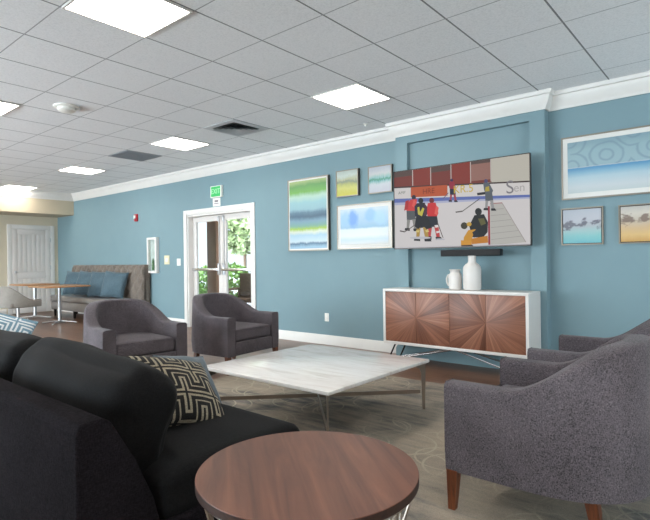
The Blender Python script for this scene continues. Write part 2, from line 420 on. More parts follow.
# rear wall with four wide windows
wins = [(-12.7, -9.7), (-9.2, -6.2), (-5.7, -3.9), (0.6, 2.0)]
w = MB(); xs = XF
for a, c in wins:
    w.box(xs, a, YB - .2, YB, 0, CEIL); w.box(a, c, YB - .2, YB, 0, 0.35); w.box(a, c, YB - .2, YB, 2.45, CEIL); xs = c
w.box(xs, XR, YB - .2, YB, 0, CEIL)
struct(w.build('wall_back', 'wall_cream'))
for k, (a, c) in enumerate(wins):
    f = MB(); y0, y1 = YB - .13, YB - .07
    for (x0, x1, z0, z1) in ((a, a + .06, .35, 2.45), (c - .06, c, .35, 2.45), (a, c, .35, .41), (a, c, 2.39, 2.45), ((a + c) / 2 - .03, (a + c) / 2 + .03, .41, 2.39)):
        f.box(x0, x1, y0, y1, z0, z1)
    wf = struct(f.build('window_%d' % (k + 1), 'trim_white'))
    MB().box(a + .06, c - .06, YB - .103, YB - .097, .41, 2.39).build('pane', 'glass', wf)

crown = [(0, 2.69), (0.014, 2.69), (0.016, 2.705), (0.03, 2.725), (0.052, 2.765), (0.062, 2.80), (0.066, 2.822), (0.085, 2.826), (0.09, 2.845), (0.092, CEIL), (0, CEIL)]
base = [(0, 0), (0.018, 0), (0.018, 0.10), (0.012, 0.118), (0.006, 0.132), (0, 0.135)]
pth = [(XR, W), (BX1, W), (BX1, BY), (BX0, BY), (BX0, W), (XL, W), (XL, YB)]
struct(sweep_profile(pth, crown, 1).build('trim_1', 'trim_white'))
struct(sweep_profile([(XR, YB), (XR, W)], crown, 1).build('trim_2', 'trim_white'))
struct(sweep_profile([(BX0, W), (DX1 + .09, W)], base, 1).build('baseboard_front', 'trim_white'))
struct(sweep_profile([(XR, W), (BX1, W)], base, 1).build('baseboard_right', 'trim_white'))
struct(sweep_profile([(BX1, W), (BX1, BY), (BX0, BY), (BX0, W - .02)], base, 1).build('baseboard_projection', 'wall_blue'))
struct(sweep_profile([(DX0 - .09, W), (XF, W), (XF, 5.44)], base, 1).build('baseboard_far', 'trim_white'))
struct(sweep_profile([(XF, 4.32), (XF, YB)], base, 1).build('baseboard_left', 'trim_white'))

# ------------------------------------------------------------------ white panelled door at the far end
def far_door():
    root = struct(bpy.data.objects.new('door_1', None)); C.objects.link(root); root.location = (XF, 4.88, 0)
    h = 0.43
    c = MB()
    for y0, y1, z0, z1 in ((-h - .10, -h, 0, 2.14), (h, h + .10, 0, 2.14), (-h, h, 2.04, 2.14)): c.box(0, .03, y0, y1, z0, z1, .006)
    c.build('casing', 'trim_white', root)
    s = MB(); s.box(0.0, .018, -h, h, .01, 2.04)
    # raised stiles and rails
    for y0, y1, z0, z1 in ((-h + .005, -h + .11, .012, 2.035), (h - .11, h - .005, .012, 2.035), (-h + .11, h - .11, 1.92, 2.035), (-h + .11, h - .11, .85, .98), (-h + .11, h - .11, .012, .22)):
        s.box(.016, .03, y0, y1, z0, z1, .003)
    for z0, z1 in ((.22, .85), (.98, 1.92)):          # planked panels
        n = 6; ww = (2 * h - .22 - .03) / n
        for k in range(n):
            y = -h + .125 + k * ww; s.box(.016, .026, y + .006, y + ww - .006, z0 + .02, z1 - .02, .003)
    s.build('door_panel', 'door_white', root)
    kb = MB(); kb.tube([(.03, -h + .06, 1.0), (.06, -h + .06, 1.0)], .012, 10); kb.soft(.022, .028, .028, .02, n=6, ctr=(.075, -h + .06, 1.0)); kb.build('door_knob', 'steel', root)
    for z in (.3, 1.1, 1.78): MB().box(.03, .036, h - .012, h + .012, z - .05, z + .05, .002).build('hinge', 'steel', root)
far_door()

# ------------------------------------------------------------------ glazed double door
def french_door():
    root = struct(bpy.data.objects.new('door_2', None)); C.objects.link(root); root.location = (0, 0, 0)
    c = MB()
    for x0, x1, z0, z1 in ((DX0 - .09, DX0, 0, DZ + .09), (DX1, DX1 + .09, 0, DZ + .09), (DX0, DX1, DZ, DZ + .09)):
        c.box(x0, x1, W - .022, W, z0, z1, .005)
    for x0, x1 in ((DX0, DX0 + .03), (DX1 - .03, DX1)): c.box(x0, x1, W, W + .2, 0, DZ)
    c.box(DX0 + .03, DX1 - .03, W, W + .2, DZ - .03, DZ)
    c.build('casing', 'trim_white', root)
    mid = (DX0 + DX1) / 2; y0, y1 = W + .10, W + .145
    for k, (a, b_) in enumerate(((DX0 + .032, mid - .002), (mid + .002, DX1 - .032))):
        s = MB(); st = .10
        for x0, x1, z0, z1 in ((a, a + st, .01, DZ - .035), (b_ - st, b_, .01, DZ - .035), (a + st, b_ - st, 1.91, DZ - .035), (a + st, b_ - st, .01, .25)):
            s.box(x0, x1, y0, y1, z0, z1, .004)
        leaf = s.build('door_leaf', 'door_white', root)
        MB().box(a + st, b_ - st, y0 + .018, y0 + .024, .25, 1.91).build('pane', 'glass', leaf)
        p = MB(); p.box(a + .03, b_ - .05, y0 - .06, y0 - .03, 1.03, 1.075, .008); p.box(a + .03, a + .07, y0 - .03, y0, 1.02, 1.08); p.box(b_ - .11, b_ - .05, y0 - .03, y0, 1.02, 1.08)
        p.build('push_bar', 'chrome', leaf)
        xr = b_ - .06 if k == 0 else a + .06
        q = MB(); q.box(xr - .02, xr + .02, y0 - .05, y0, .96, 1.16, .006); q.box(xr - .018, xr + .018, y0 - .045, y0, 1.89, 1.985, .006); q.box(xr - .01, xr + .01, y0 - .02, y0, 1.16, 1.89)
        q.build('latch_rod', 'steel', leaf)
french_door()

# ------------------------------------------------------------------ outside the double door
struct(MB().box(-30, 6, W + .2, 30, -.2, -.02).build('ground', plain('pale_paving', srgb(176, 178, 184), 0.8, var=0.08, scale=1.5)))
M['porch_brown'] = plain('porch_brown', srgb(150, 112, 88), 0.7, var=0.08)
M['hedge'] = plain('hedge_leaf', srgb(96, 132, 56), 0.6, var=0.45, scale=9)
M['tree'] = plain('tree_leaf', srgb(128, 142, 98), 0.6, var=0.4, scale=5)
M['bark'] = plain('bark', srgb(90, 72, 58), 0.9)
M['wicker'] = plain('wicker', srgb(96, 72, 56), 0.7, var=0.3, scale=40)
tag(MB().box(-15.0, -4.0, W + .2, 7.5, 2.42, 2.6).build('porch_roof', 'porch_brown'), 'brown porch soffit outside above the glazed double door', 'porch roof')
def post(x, y, lab):
    p = MB(); p.box(x - .16, x + .16, y - .16, y + .16, -.02, 2.42, .01); p.box(x - .19, x + .19, y - .19, y + .19, -.02, .14, .01)
    tag(p.build('porch_post', 'porch_brown'), lab, 'post', 'porch posts')
post(-8.95, 7.0, 'thick brown porch post seen through the left leaf of the double door')
def leafy(name, mat, cx, cy, cz, rx, ry, rz, count, size, seed, lab, cat, group, trunk=None):
    rnd = random.Random(seed); root = thing(name, lab, cat, (cx, cy, -.02), 0, group); m = MB()
    for _ in range(count):
        a = rnd.uniform(0, 2 * PI); u = rnd.uniform(-1, 1); r = rnd.uniform(.55, 1) ** .5; q = math.sqrt(1 - u * u)
        p = Vector((rx * r * q * math.cos(a), ry * r * q * math.sin(a), cz + rz * r * u))
        t = Vector((rnd.uniform(-1, 1), rnd.uniform(-1, 1), rnd.uniform(-.6, 1))).normalized() * size; s2 = t.cross(Vector((rnd.uniform(-1, 1), rnd.uniform(-1, 1), rnd.uniform(-1, 1)))).normalized() * size * .5
        m._add([p - t, p + s2, p + t, p - s2], [(0, 1, 2, 3)])
    m.build('foliage', mat, root, normals=False)
    h = trunk or .4; MB().tube([(0, 0, 0), (0.02, 0, h * .5), (0, 0.02, h)], .035 if not trunk else .1, 8).build('trunk', 'bark', root)
for k, (x, y) in enumerate(((-10.9, 9.0), (-9.7, 9.3), (-8.5, 9.1), (-12.2, 9.3))):
    leafy('shrub', 'hedge', x, y, .62, .56, .5, .55, 700, .09, k, ('green shrub low behind the left door pane', 'green shrub in the middle of the hedge outside the double door', 'green shrub behind the right door pane', 'green shrub at the left end of the outside hedge')[k], 'shrub', 'shrubs outside the double door')
for k, (x, y) in enumerate(((-18.5, 19), (-14.5, 21), (-23, 20))):
    leafy('tree', 'tree', x, y, 3.6, 2.1, 2.0, 2.0, 1600, .28, 20 + k, ('pale green tree outside, nearest beyond the hedge', 'pale green tree outside showing in the right door pane', 'pale green tree furthest left beyond the hedge')[k], 'tree', 'trees beyond the hedge', 2.6)
def patio_chair(x, y, rz, lab):
    t = thing('patio_chair', lab, 'chair', (x, y, -.02), rz, 'wicker chairs outside')
    MB().box(-.28, .28, -.28, .28, .36, .44, .02).build('seat', 'wicker', t)
    MB().box(-.28, .28, .24, .30, .44, .95, .02).build('backrest', 'wicker', t)
    for s_ in (-1, 1):
        MB().box(s_ * .29 - .03, s_ * .29 + .03, -.28, .28, .60, .65, .01).build('armrest', 'wicker', t)
        for q in (-.24, .24): MB().box(s_ * .29 - .02, s_ * .29 + .02, q - .02, q + .02, 0, .60).build('leg', 'wicker', t)
patio_chair(-8.15, 7.1, R(20), 'brown wicker chair outside behind the right door leaf')
patio_chair(-9.6, 6.35, R(200), 'brown wicker chair outside behind the left door leaf')
t = thing('patio_table', 'small dark patio table outside the right door leaf', 'table', (-7.55, 7.35, -.02))
MB().lathe([(.32, .70), (.33, .71), (.33, .73), (.32, .74)], 28).build('table_top', 'wicker', t); MB().tube([(0, 0, .02), (0, 0, .70)], .03, 10).build('pedestal', 'dark_metal', t); MB().lathe([(.24, 0), (.24, .02), (.04, .03)], 24).build('base', 'dark_metal', t)
t = thing('patio_planter', 'blue glazed low planter on the paving outside the right door leaf', 'planter', (-6.9, 6.55, -.02))
MB().lathe([(.16, 0), (.24, .05), (.29, .30), (.31, .34), (.27, .34), (.24, .28)], 28).build('pot', plain('blue_glaze', srgb(70, 96, 150), 0.3), t)

# ------------------------------------------------------------------ ceiling things
gx = lambda i: -4.0294 + i * 0.6046
gy = lambda j: 1.4327 + j * 0.61
def light_panel(loc, lab):
    t = thing('ceiling_light', lab, 'ceiling light', loc, 0, 'square ceiling lights'); a, b_ = .3023, .305
    f = MB()
    for x0, x1, y0, y1 in ((-a + .006, a - .006, -b_ + .006, -b_ + .022), (-a + .006, a - .006, b_ - .022, b_ - .006), (-a + .006, -a + .022, -b_ + .022, b_ - .022), (a - .022, a - .006, -b_ + .022, b_ - .022)): f.box(x0, x1, y0, y1, -.012, 0)
    f.build('frame', 'trim_white', t)
    MB().box(-a + .022, a - .022, -b_ + .022, b_ - .022, -.007, -.001).build('diffuser', 'lamp', t)
    return t
labs = {(1, 0): 'large bright square ceiling light nearest the top left of the view', (1, 4): 'bright square ceiling light above the gap before the screen wall',
        (-4, 0): 'square ceiling light cut by the left edge, beside the round detector', (-4, 4): 'square ceiling light between the two ceiling vents',
        (-9, 4): 'square ceiling light beyond the grey return vent, third out from the screen wall', (-14, 4): 'small far square ceiling light closest to the cream header above the sofa bench',
        (-9, 0): 'far square ceiling light left of the door end, near row', (-14, 0): 'furthest square ceiling light in the near row',
        (1, -4): 'square ceiling light over the space behind the sofa', (-4, -4): 'square ceiling light near the rear windows, middle', (-9, -4): 'square ceiling light near the rear windows, far end', (-14, -4): 'square ceiling light near the rear windows by the header',
        (6, 0): 'square ceiling light above the armchairs on the right', (6, -4): 'square ceiling light near the rear wall on the right'}
first = None
for (i, j), lab in labs.items():
    loc = (gx(i) + .3023, gy(j) + .305, CEIL)
    if first is None: first = light_panel(loc, lab)
    else: dup(first, loc, 0, lab)
# four-way supply vent
t = thing('supply_vent', 'white ceiling vent with dark angled louvres, near the screen wall', 'ceiling vent', (gx(-2) + .3023, gy(4) + .305, CEIL))
f = MB()
for x0, x1, y0, y1 in ((-.296, .296, -.299, -.21), (-.296, .296, .21, .299), (-.296, -.21, -.21, .21), (.21, .296, -.21, .21)): f.box(x0, x1, y0, y1, -.005, 0)
f.build('frame', plain('vent_face', srgb(206, 208, 210), .6), t)
MB().box(-.21, .21, -.21, .21, -.002, 0).build('duct_opening', 'black_plastic', t)
v = MB()
for k in range(4):
    o = .207 - k * .05; i_ = o - .038; z0, z1 = -.004, -.024
    vs = [(-o, -o, z1), (o, -o, z1), (o, o, z1), (-o, o, z1), (-i_, -i_, z0), (i_, -i_, z0), (i_, i_, z0), (-i_, i_, z0)]
    v._add(vs, [(0, 1, 5, 4), (1, 2, 6, 5), (2, 3, 7, 6), (3, 0, 4, 7)])
v.build('louvre', plain('vent_grey', srgb(170, 172, 174), 0.5), t)
t = thing('return_vent', 'grey slatted return vent in the ceiling beyond the angled supply vent', 'ceiling vent', (gx(-6) + .3023, gy(4) + .305, CEIL))
f = MB()
for x0, x1, y0, y1 in ((-.29, .29, -.29, -.265), (-.29, .29, .265, .29), (-.29, -.265, -.265, .265), (.265, .29, -.265, .265)): f.box(x0, x1, y0, y1, -.01, 0)
f.build('frame', plain('vent_frame', srgb(140, 142, 145), 0.5), t)
MB().box(-.265, .265, -.265, .265, -.001, 0).build('backing', 'black_plastic', t)
f = MB()
for k in range(22): f.box(-.265, .265, -.26 + k * .0245, -.252 + k * .0245, -.011, -.001)
f.build('slats', plain('vent_slat', srgb(120, 122, 126), 0.5), t)
t = thing('smoke_detector', 'round white detector on the ceiling at the left', 'smoke detector', (-5.56, 2.38, CEIL))
MB().lathe([(.125, 0), (.125, -.012), (.11, -.02)], 32).build('base_plate', 'white_plastic', t)
MB().lathe([(.085, -.02), (.09, -.045), (.07, -.058), (.02, -.062)], 32).build('sensor_cap', 'white_plastic', t)
# small sprinkler head near the crown of the projection
t = thing('sprinkler_head', 'tiny ceiling sprinkler close to the crown moulding', 'sprinkler', (-3.62, 5.12, CEIL))
MB().lathe([(.035, 0), (.035, -.006), (.012, -.01), (.01, -.03)], 16).build('escutcheon', 'white_plastic', t)

# ------------------------------------------------------------------ wall pieces
def text_mesh(s, size, name, mat, parent, loc, depth=.001, rot=(PI / 2, 0, 0)):
    cu = bpy.data.curves.new(name, 'FONT'); cu.body = s; cu.size = size; cu.align_x = 'CENTER'; cu.align_y = 'CENTER'; cu.extrude = depth
    o = bpy.data.objects.new(name, cu); C.objects.link(o); dg = bpy.context.evaluated_depsgraph_get()
    me = bpy.data.meshes.new_from_object(o.evaluated_get(dg)); bpy.data.objects.remove(o)
    me.materials.clear(); me.materials.append(M[mat] if isinstance(mat, str) else mat)
    o = bpy.data.objects.new(name, me); C.objects.link(o); o.parent = parent; o.location = loc; o.rotation_euler = rot
    return o
t = thing('exit_sign', 'green lit exit sign in a pale housing above the double door', 'exit sign', (-7.0, W, 2.39))
MB().box(-.15, .15, -.045, 0, -.10, .10, .008).build('housing', 'white_plastic', t)
MB().box(-.125, .125, -.0485, -.045, -.085, .085).build('face', emis('exit_green', srgb(60, 190, 105), .75), t)
text_mesh('EXIT', .12, 'lettering', emis('exit_letters', srgb(190, 250, 205), .7), t, (0, -.0500, 0))
t = thing('notice_plate', 'small white notice plate right under the exit sign', 'sign', (-7.03, W, 2.215))
MB().box(-.10, .10, -.008, 0, -.07, .07, .002).build('plate', 'white_plastic', t)
n_ = MB(); n_.box(-.05, .05, -.0095, -.008, .0, .035); n_.box(-.06, .06, -.0095, -.008, -.03, -.015); n_.build('printed_mark', plain('print_grey', srgb(130, 120, 125), .6), t)
t = thing('fire_alarm', 'small red fire alarm strobe high on the blue wall', 'alarm', (-9.64, W, 2.11))
MB().box(-.055, .055, -.04, 0, -.075, .075, .01).build('housing', 'red_plastic', t); MB().box(-.025, .025, -.065, -.04, -.02, .05, .008).build('strobe_lens', 'white_plastic', t)
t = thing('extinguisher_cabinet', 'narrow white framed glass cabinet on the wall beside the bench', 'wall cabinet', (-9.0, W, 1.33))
f = MB()
for x0, x1, z0, z1 in ((-.165, -.12, -.35, .35), (.12, .165, -.35, .35), (-.12, .12, .305, .35), (-.12, .12, -.35, -.305)): f.box(x0, x1, -.07, 0, z0, z1, .004)
f.build('frame', 'trim_white', t)
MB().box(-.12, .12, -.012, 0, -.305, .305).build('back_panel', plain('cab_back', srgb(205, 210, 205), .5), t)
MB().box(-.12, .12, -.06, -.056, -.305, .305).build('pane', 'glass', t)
e = MB(); e.lathe([(.02, -.29), (.022, -.28), (.022, -.12), (.015, -.1), (.008, -.08), (.008, -.06)], 20, 0, -.035); e.build('green_reflection', plain('reflection_green', srgb(96, 130, 90), .6), t)  # green shape standing in for trees reflected in the pane
def plate(name, x, z, w_, h_, mat, lab, cat, inner):
    t = thing(name, lab, cat, (x, W, z)); MB().box(-w_, w_, -.012, 0, -h_, h_, .004).build('cover', mat, t); MB().box(-w_ * .4, w_ * .4, -.018, -.012, -h_ * .4, h_ * .4, .002).build(inner, 'white_plastic', t)
plate('thermostat', -8.56, 1.235, .085, .085, 'beige_plastic', 'cream thermostat plate on the wall left of the double door', 'thermostat', 'dial')
plate('light_switch', -8.17, 1.19, .055, .065, 'white_plastic', 'white light switch nearest the double door frame', 'light switch', 'toggle')
plate('wall_outlet', -4.59, .385, .036, .058, 'white_plastic', 'white wall outlet low between the double door and the sideboard', 'outlet', 'socket')

def picture(name, x0, x1, z0, z1, depth, fw, fmat, side, mat, lab, matw=0, floater=0):
    w_, h_ = (x1 - x0) / 2, (z1 - z0) / 2; t = thing(name, lab, 'picture', ((x0 + x1) / 2, W, (z0 + z1) / 2), 0, 'framed abstract pictures')
    f = MB()
    for a, b_, c, d in ((-w_, -w_ + fw, -h_, h_), (w_ - fw, w_, -h_, h_), (-w_ + fw, w_ - fw, h_ - fw, h_), (-w_ + fw, w_ - fw, -h_, -h_ + fw)):
        f.box(a, b_, -depth, -depth + .006, c, d, 0, 0); f.box(a, b_, -depth + .006, 0, c, d, 0, 1)
    f.build('frame', [fmat, side], t)
    iw, ih = w_ - fw, h_ - fw
    if matw:
        MB().box(-iw, iw, -depth + .008, -.002, -ih, ih).build('mat_board', 'mat_white', t)
        MB().box(-iw + matw, iw - matw, -depth + .005, -depth + .008, -ih + matw, ih - matw).build('print', mat, t)
    elif floater:
        MB().box(-iw, iw, -.01, -.002, -ih, ih).build('backing', 'dark_metal', t)
        MB().box(-iw + floater, iw - floater, -depth + .004, -.01, -ih + floater, ih - floater).build('print', mat, t)
    else:
        MB().box(-iw, iw, -depth + .008, -.002, -ih, ih).build('print', mat, t)
P1 = mat_paint('art_green_bands', [(0.02, (150, 190, 215)), (0.07, (70, 110, 140)), (0.10, (205, 225, 235)), (0.2, (170, 205, 225)), (0.25, (225, 230, 210)), (0.29, (165, 200, 40)), (0.33, (120, 170, 150)), (0.40, (120, 160, 180)), (0.47, (60, 95, 120)), (0.53, (90, 125, 145)), (0.58, (150, 190, 200)), (0.68, (160, 205, 210)), (0.76, (195, 225, 205)), (0.83, (120, 185, 80)), (0.93, (105, 165, 85)), (0.99, (170, 190, 120))], .98, .07, 5, 1)
P2 = mat_paint('art_yellow', [(0.05, (205, 195, 60)), (0.3, (215, 210, 110)), (0.45, (190, 190, 110)), (0.56, (140, 150, 130)), (0.64, (190, 190, 150)), (0.8, (205, 215, 205)), (0.95, (190, 200, 190))], .34, .25, 9, 3, streak=2)
P3 = mat_paint('art_grey_green', [(0.05, (195, 195, 205)), (0.3, (205, 210, 215)), (0.42, (140, 190, 190)), (0.5, (70, 150, 120)), (0.57, (140, 190, 185)), (0.72, (205, 205, 205)), (0.95, (185, 190, 200))], .33, .2, 9, 5, streak=2.5)
P4 = mat_paint('art_blue_wash', [(0.0, (225, 222, 215)), (0.15, (200, 220, 235)), (0.25, (232, 236, 238)), (0.42, (226, 236, 240)), (0.47, (150, 190, 220)), (0.6, (165, 200, 228)), (0.85, (190, 215, 232)), (1, (215, 228, 236))], .50, .06, 6, 7, blot_blue)
P5 = mat_paint('art_swirl_shore', [(0.0, (205, 215, 215)), (0.12, (215, 222, 225)), (0.3, (190, 215, 225)), (0.40, (140, 188, 214)), (0.48, (86, 154, 200)), (0.495, (196, 208, 214)), (0.51, (165, 192, 200)), (0.8, (160, 190, 198)), (1, (140, 170, 180))], .52, .03, 4, 9, blot_swirl)
P6 = mat_paint('art_teal_shore', [(0.0, (110, 190, 200)), (0.2, (140, 205, 205)), (0.35, (170, 205, 205)), (0.5, (185, 190, 195)), (0.7, (200, 200, 208)), (1, (190, 195, 205))], .33, .15, 8, 11, blot_smudge((80, 78, 90), .01))
P7 = mat_paint('art_amber_shore', [(0.0, (215, 165, 90)), (0.2, (235, 195, 130)), (0.4, (225, 190, 145)), (0.6, (210, 195, 175)), (0.8, (225, 215, 200)), (1, (200, 195, 190))], .33, .15, 8, 13, blot_smudge((110, 90, 80), .04))
picture('framed_picture', -5.285, -4.505, 1.33, 2.385, .05, .014, 'frame_silver', 'frame_bronze', P1, 'tall picture of green, blue and lime bands left of the small pictures', .02)
picture('framed_picture', -4.36, -3.985, 2.05, 2.41, .05, .012, 'frame_silver', 'frame_bronze', P2, 'small square yellow and grey picture next to the tall banded one')
picture('framed_picture', -3.83, -3.465, 2.05, 2.40, .04, .012, 'frame_silver', 'frame_bronze', P3, 'small square grey picture with a green streak left of the screen')
picture('framed_picture', -4.355, -3.465, 1.335, 1.935, .045, .014, 'frame_silver', 'frame_bronze', P4, 'wide white-matted blue wash picture left of the screen', .045)
picture('framed_picture', -1.455, -.255, 1.765, 2.39, .035, .014, 'frame_silver', 'dark_metal', P5, 'large wide picture of blue swirls above two small ones, right of the screen', .045)
picture('framed_picture', -1.465, -1.085, 1.31, 1.68, .03, .010, 'frame_silver', 'frame_silver', P6, 'small teal and grey picture under the left end of the wide swirl picture', 0, .008)
picture('framed_picture', -.955, -.575, 1.31, 1.675, .03, .010, 'frame_silver', 'frame_silver', P7, 'small amber and cream picture at the right edge under the swirl picture', 0, .008)

# ------------------------------------------------------------------ television with the hockey broadcast
def television():
    x0, x1, z0, z1, yf = -3.275, -1.675, 1.31, 2.24, 5.20
    w_, h_ = x1 - x0, z1 - z0
    t = thing('television', 'large flat wall television showing an ice hockey game', 'television', ((x0 + x1) / 2, 5.24, z0))
    MB().box(-w_ / 2, w_ / 2, -.035, .0, 0, h_, .004).build('panel_body', 'black_plastic', t)
    MB().box(-w_ / 2 + .25, w_ / 2 - .25, 0, .04, .1, h_ - .3, .01).build('rear_housing', 'black_plastic', t)
    MB().box(-.2, .2, .04, BY + .06 - 5.24, .3, .6).build('wall_bracket', 'dark_metal', t)
    f = MB()
    for a, b_, c, d in ((-w_ / 2, -w_ / 2 + .008, 0, h_), (w_ / 2 - .008, w_ / 2, 0, h_), (-w_ / 2, w_ / 2, h_ - .008, h_), (-w_ / 2, w_ / 2, 0, .012)): f.box(a, b_, -.039, -.035, c, d)
    f.build('bezel', 'dark_metal', t)
    cols = {}; names = []
    def col(rgb):
        if rgb not in cols:
            cols[rgb] = len(names); names.append(emis('screen_%d_%d_%d' % rgb, srgb(*rgb), .47))
        return cols[rgb]
    m = MB(); layer = [0]
    def uv(cx, cy):
        s = (cx - 15) / 552; top = 88 - 76 * s; bot = 398 - 14 * s; v = (cy - top) / (bot - top)
        u = s * 372 / ((1 - s) * 310 + s * 372); return max(.006, min(.994, u)), max(.009, min(.987, v))
    def P(pts, rgb):
        layer[0] += 1; y = -.0352 - layer[0] * .00003
        q = []
        for cx, cy in pts:
            u, v = uv(cx, cy); q.append((-w_ / 2 + u * w_, y, h_ - v * h_))
        m.poly(q, col(rgb))
    def E(cx, cy, rx, ry, rgb, n=12): P([(cx + rx * math.cos(2 * PI * k / n), cy + ry * math.sin(2 * PI * k / n)) for k in range(n)], rgb)
    def L(a, b_, wd, rgb):
        d = Vector((b_[0] - a[0], b_[1] - a[1])).normalized(); n_ = Vector((-d.y, d.x)) * wd
        P([(a[0] + n_.x, a[1] + n_.y), (b_[0] + n_.x, b_[1] + n_.y), (b_[0] - n_.x, b_[1] - n_.y), (a[0] - n_.x, a[1] - n_.y)], rgb)
    P([(15, 88), (567, 12), (567, 384), (15, 398)], (206, 202, 204))                 # ice
    P([(15, 210), (567, 190), (567, 384), (15, 398)], (212, 208, 208))
    P([(15, 88), (567, 12), (567, 128), (15, 155)], (196, 190, 178))                 # stands
    P([(15, 88), (410, 33), (410, 130), (15, 155)], (120, 52, 44))
    P([(15, 88), (410, 33), (410, 60), (15, 112)], (88, 70, 66))
    for a, c in ((92, 165), (250, 328)): P([(a, 78 - (a - 92) * .14), (c, 78 - (c - 92) * .14), (c, 140), (a, 146)], (134, 50, 40))
    P([(328, 60), (410, 50), (410, 118), (328, 126)], (150, 108, 98))
    for x in (92, 165, 247, 326, 408): L((x, 80 - (x - 92) * .137), (x, 146 - (x - 92) * .06), 1.6, (196, 190, 186))
    P([(410, 33), (567, 12), (567, 125), (410, 132)], (192, 188, 176))
    P([(15, 150), (567, 126), (567, 182), (15, 204)], (214, 210, 208))               # boards
    P([(15, 148), (567, 124), (567, 130), (15, 154)], (60, 44, 44))
    P([(84, 150), (232, 140), (232, 184), (84, 190)], (186, 84, 44))
    P([(15, 196), (567, 180), (567, 190), (15, 212)], (96, 112, 176))                # blue kick plate line
    P([(15, 212), (567, 190), (567, 196), (15, 222)], (176, 180, 206))
    # goal posts and net
    P([(403, 218), (452, 214), (545, 370), (403, 385)], (186, 184, 178))
    for k in range(6): L((405, 240 + k * 24), (458 + k * 14, 236 + k * 22), .8, (150, 148, 144))
    L((452, 214), (545, 370), 1.4, (160, 150, 146)); L((403, 216), (452, 213), 2, (170, 120, 120))
    L((398, 226), (398, 388), 4, (150, 40, 58))
    P([(15, 390), (567, 376), (567, 384), (15, 398)], (196, 192, 198))
    # players on the left
    def skater(x, y, s, jersey, pants, sock, helm, lean=0):
        E(x + lean, y, 9 * s, 10 * s, helm); P([(x - 14 * s + lean, y + 9 * s), (x + 14 * s + lean, y + 7 * s), (x + 22 * s, y + 45 * s), (x + 14 * s, y + 62 * s), (x - 15 * s, y + 62 * s), (x - 22 * s, y + 40 * s)], jersey)
        P([(x - 17 * s, y + 56 * s), (x + 17 * s, y + 56 * s), (x + 22 * s, y + 92 * s), (x - 16 * s, y + 96 * s)], pants)
        P([(x - 15 * s, y + 92 * s), (x - 2 * s, y + 94 * s), (x - 7 * s, y + 130 * s), (x - 18 * s, y + 130 * s)], sock); P([(x + 6 * s, y + 92 * s), (x + 21 * s, y + 90 * s), (x + 27 * s, y + 132 * s), (x + 14 * s, y + 132 * s)], sock)
        P([(x - 24 * s, y + 128 * s), (x - 4 * s, y + 128 * s), (x - 4 * s, y + 140 * s), (x - 26 * s, y + 138 * s)], (28, 28, 34)); P([(x + 10 * s, y + 130 * s), (x + 30 * s, y + 130 * s), (x + 36 * s, y + 141 * s), (x + 12 * s, y + 141 * s)], (28, 28, 34))
    skater(82, 190, .96, (206, 58, 58), (84, 88, 92), (140, 138, 134), (34, 34, 54), 14)
    P([(62, 206), (76, 200), (72, 236), (56, 244)], (176, 44, 48)); P([(96, 196), (104, 206), (98, 232), (88, 224)], (224, 90, 84))
    skater(170, 203, 1.12, (204, 44, 48), (28, 30, 44), (190, 60, 62), (110, 30, 34), -2)
    P([(186, 222), (196, 232), (190, 262), (178, 256)], (228, 96, 88)); P([(178, 302), (194, 300), (198, 308), (182, 312)], (226, 220, 220)); P([(184, 326), (200, 324), (202, 330), (186, 334)], (226, 220, 220))
    skater(124, 203, 1.16, (28, 28, 42), (22, 22, 32), (176, 142, 66), (26, 26, 34))
    P([(98, 226), (108, 214), (112, 262), (100, 268)], (34, 30, 50)); P([(138, 214), (150, 228), (148, 262), (136, 264)], (70, 34, 56))
    P([(104, 268), (150, 264), (168, 312), (146, 318), (128, 300), (112, 318), (98, 306)], (20, 20, 30))
    P([(110, 230), (118, 228), (120, 250), (132, 230), (138, 236), (128, 266), (112, 258)], (196, 186, 70))
    P([(104, 322), (118, 322), (116, 330), (102, 330)], (214, 196, 120)); P([(140, 322), (152, 320), (156, 328), (144, 330)], (214, 196, 120))
    L((100, 300), (58, 328), 1.6, (100, 88, 84)); L((58, 328), (38, 324), 2.4, (84, 74, 74)); L((190, 290), (212, 352), 1.6, (90, 70, 70))
    E(120, 352, 44, 5, (190, 190, 198)); E(200, 358, 20, 3.5, (186, 186, 194))
    # skater at the boards and the referee-side skater
    skater(252, 122, .62, (150, 36, 62), (28, 28, 60), (160, 60, 80), (40, 34, 86), -2)
    L((236, 172), (214, 196), 1.5, (100, 90, 120))
    skater(398, 126, .84, (92, 98, 106), (88, 94, 102), (150, 150, 150), (74, 70, 112), -10)
    P([(386, 150), (400, 146), (402, 166), (384, 168)], (176, 158, 60)); L((352, 178), (384, 174), 5, (34, 32, 40)); L((362, 196), (292, 246), 1.6, (90, 84, 84)); L((292, 246), (264, 250), 2.6, (96, 90, 88))
    # goalkeeper
    P([(340, 262), (378, 258), (394, 290), (392, 330), (372, 352), (330, 350), (318, 304)], (26, 28, 30))
    E(356, 248, 14, 15, (30, 32, 34)); P([(354, 276), (378, 274), (386, 296), (366, 304)], (96, 92, 50))
    P([(314, 322), (344, 318), (330, 350), (326, 378), (294, 378), (296, 350)], (204, 146, 40)); P([(326, 356), (392, 344), (394, 372), (328, 378)], (196, 126, 34)); P([(284, 362), (326, 364), (328, 384), (284, 386)], (214, 150, 46))
    P([(330, 330), (352, 318), (358, 344), (338, 352)], (30, 30, 40)); E(298, 304, 14, 14, (60, 56, 40)); E(318, 298, 10, 9, (200, 160, 60)); P([(284, 382), (330, 380), (334, 388), (286, 390)], (50, 34, 34))
    m.build('screen_picture', names, t)
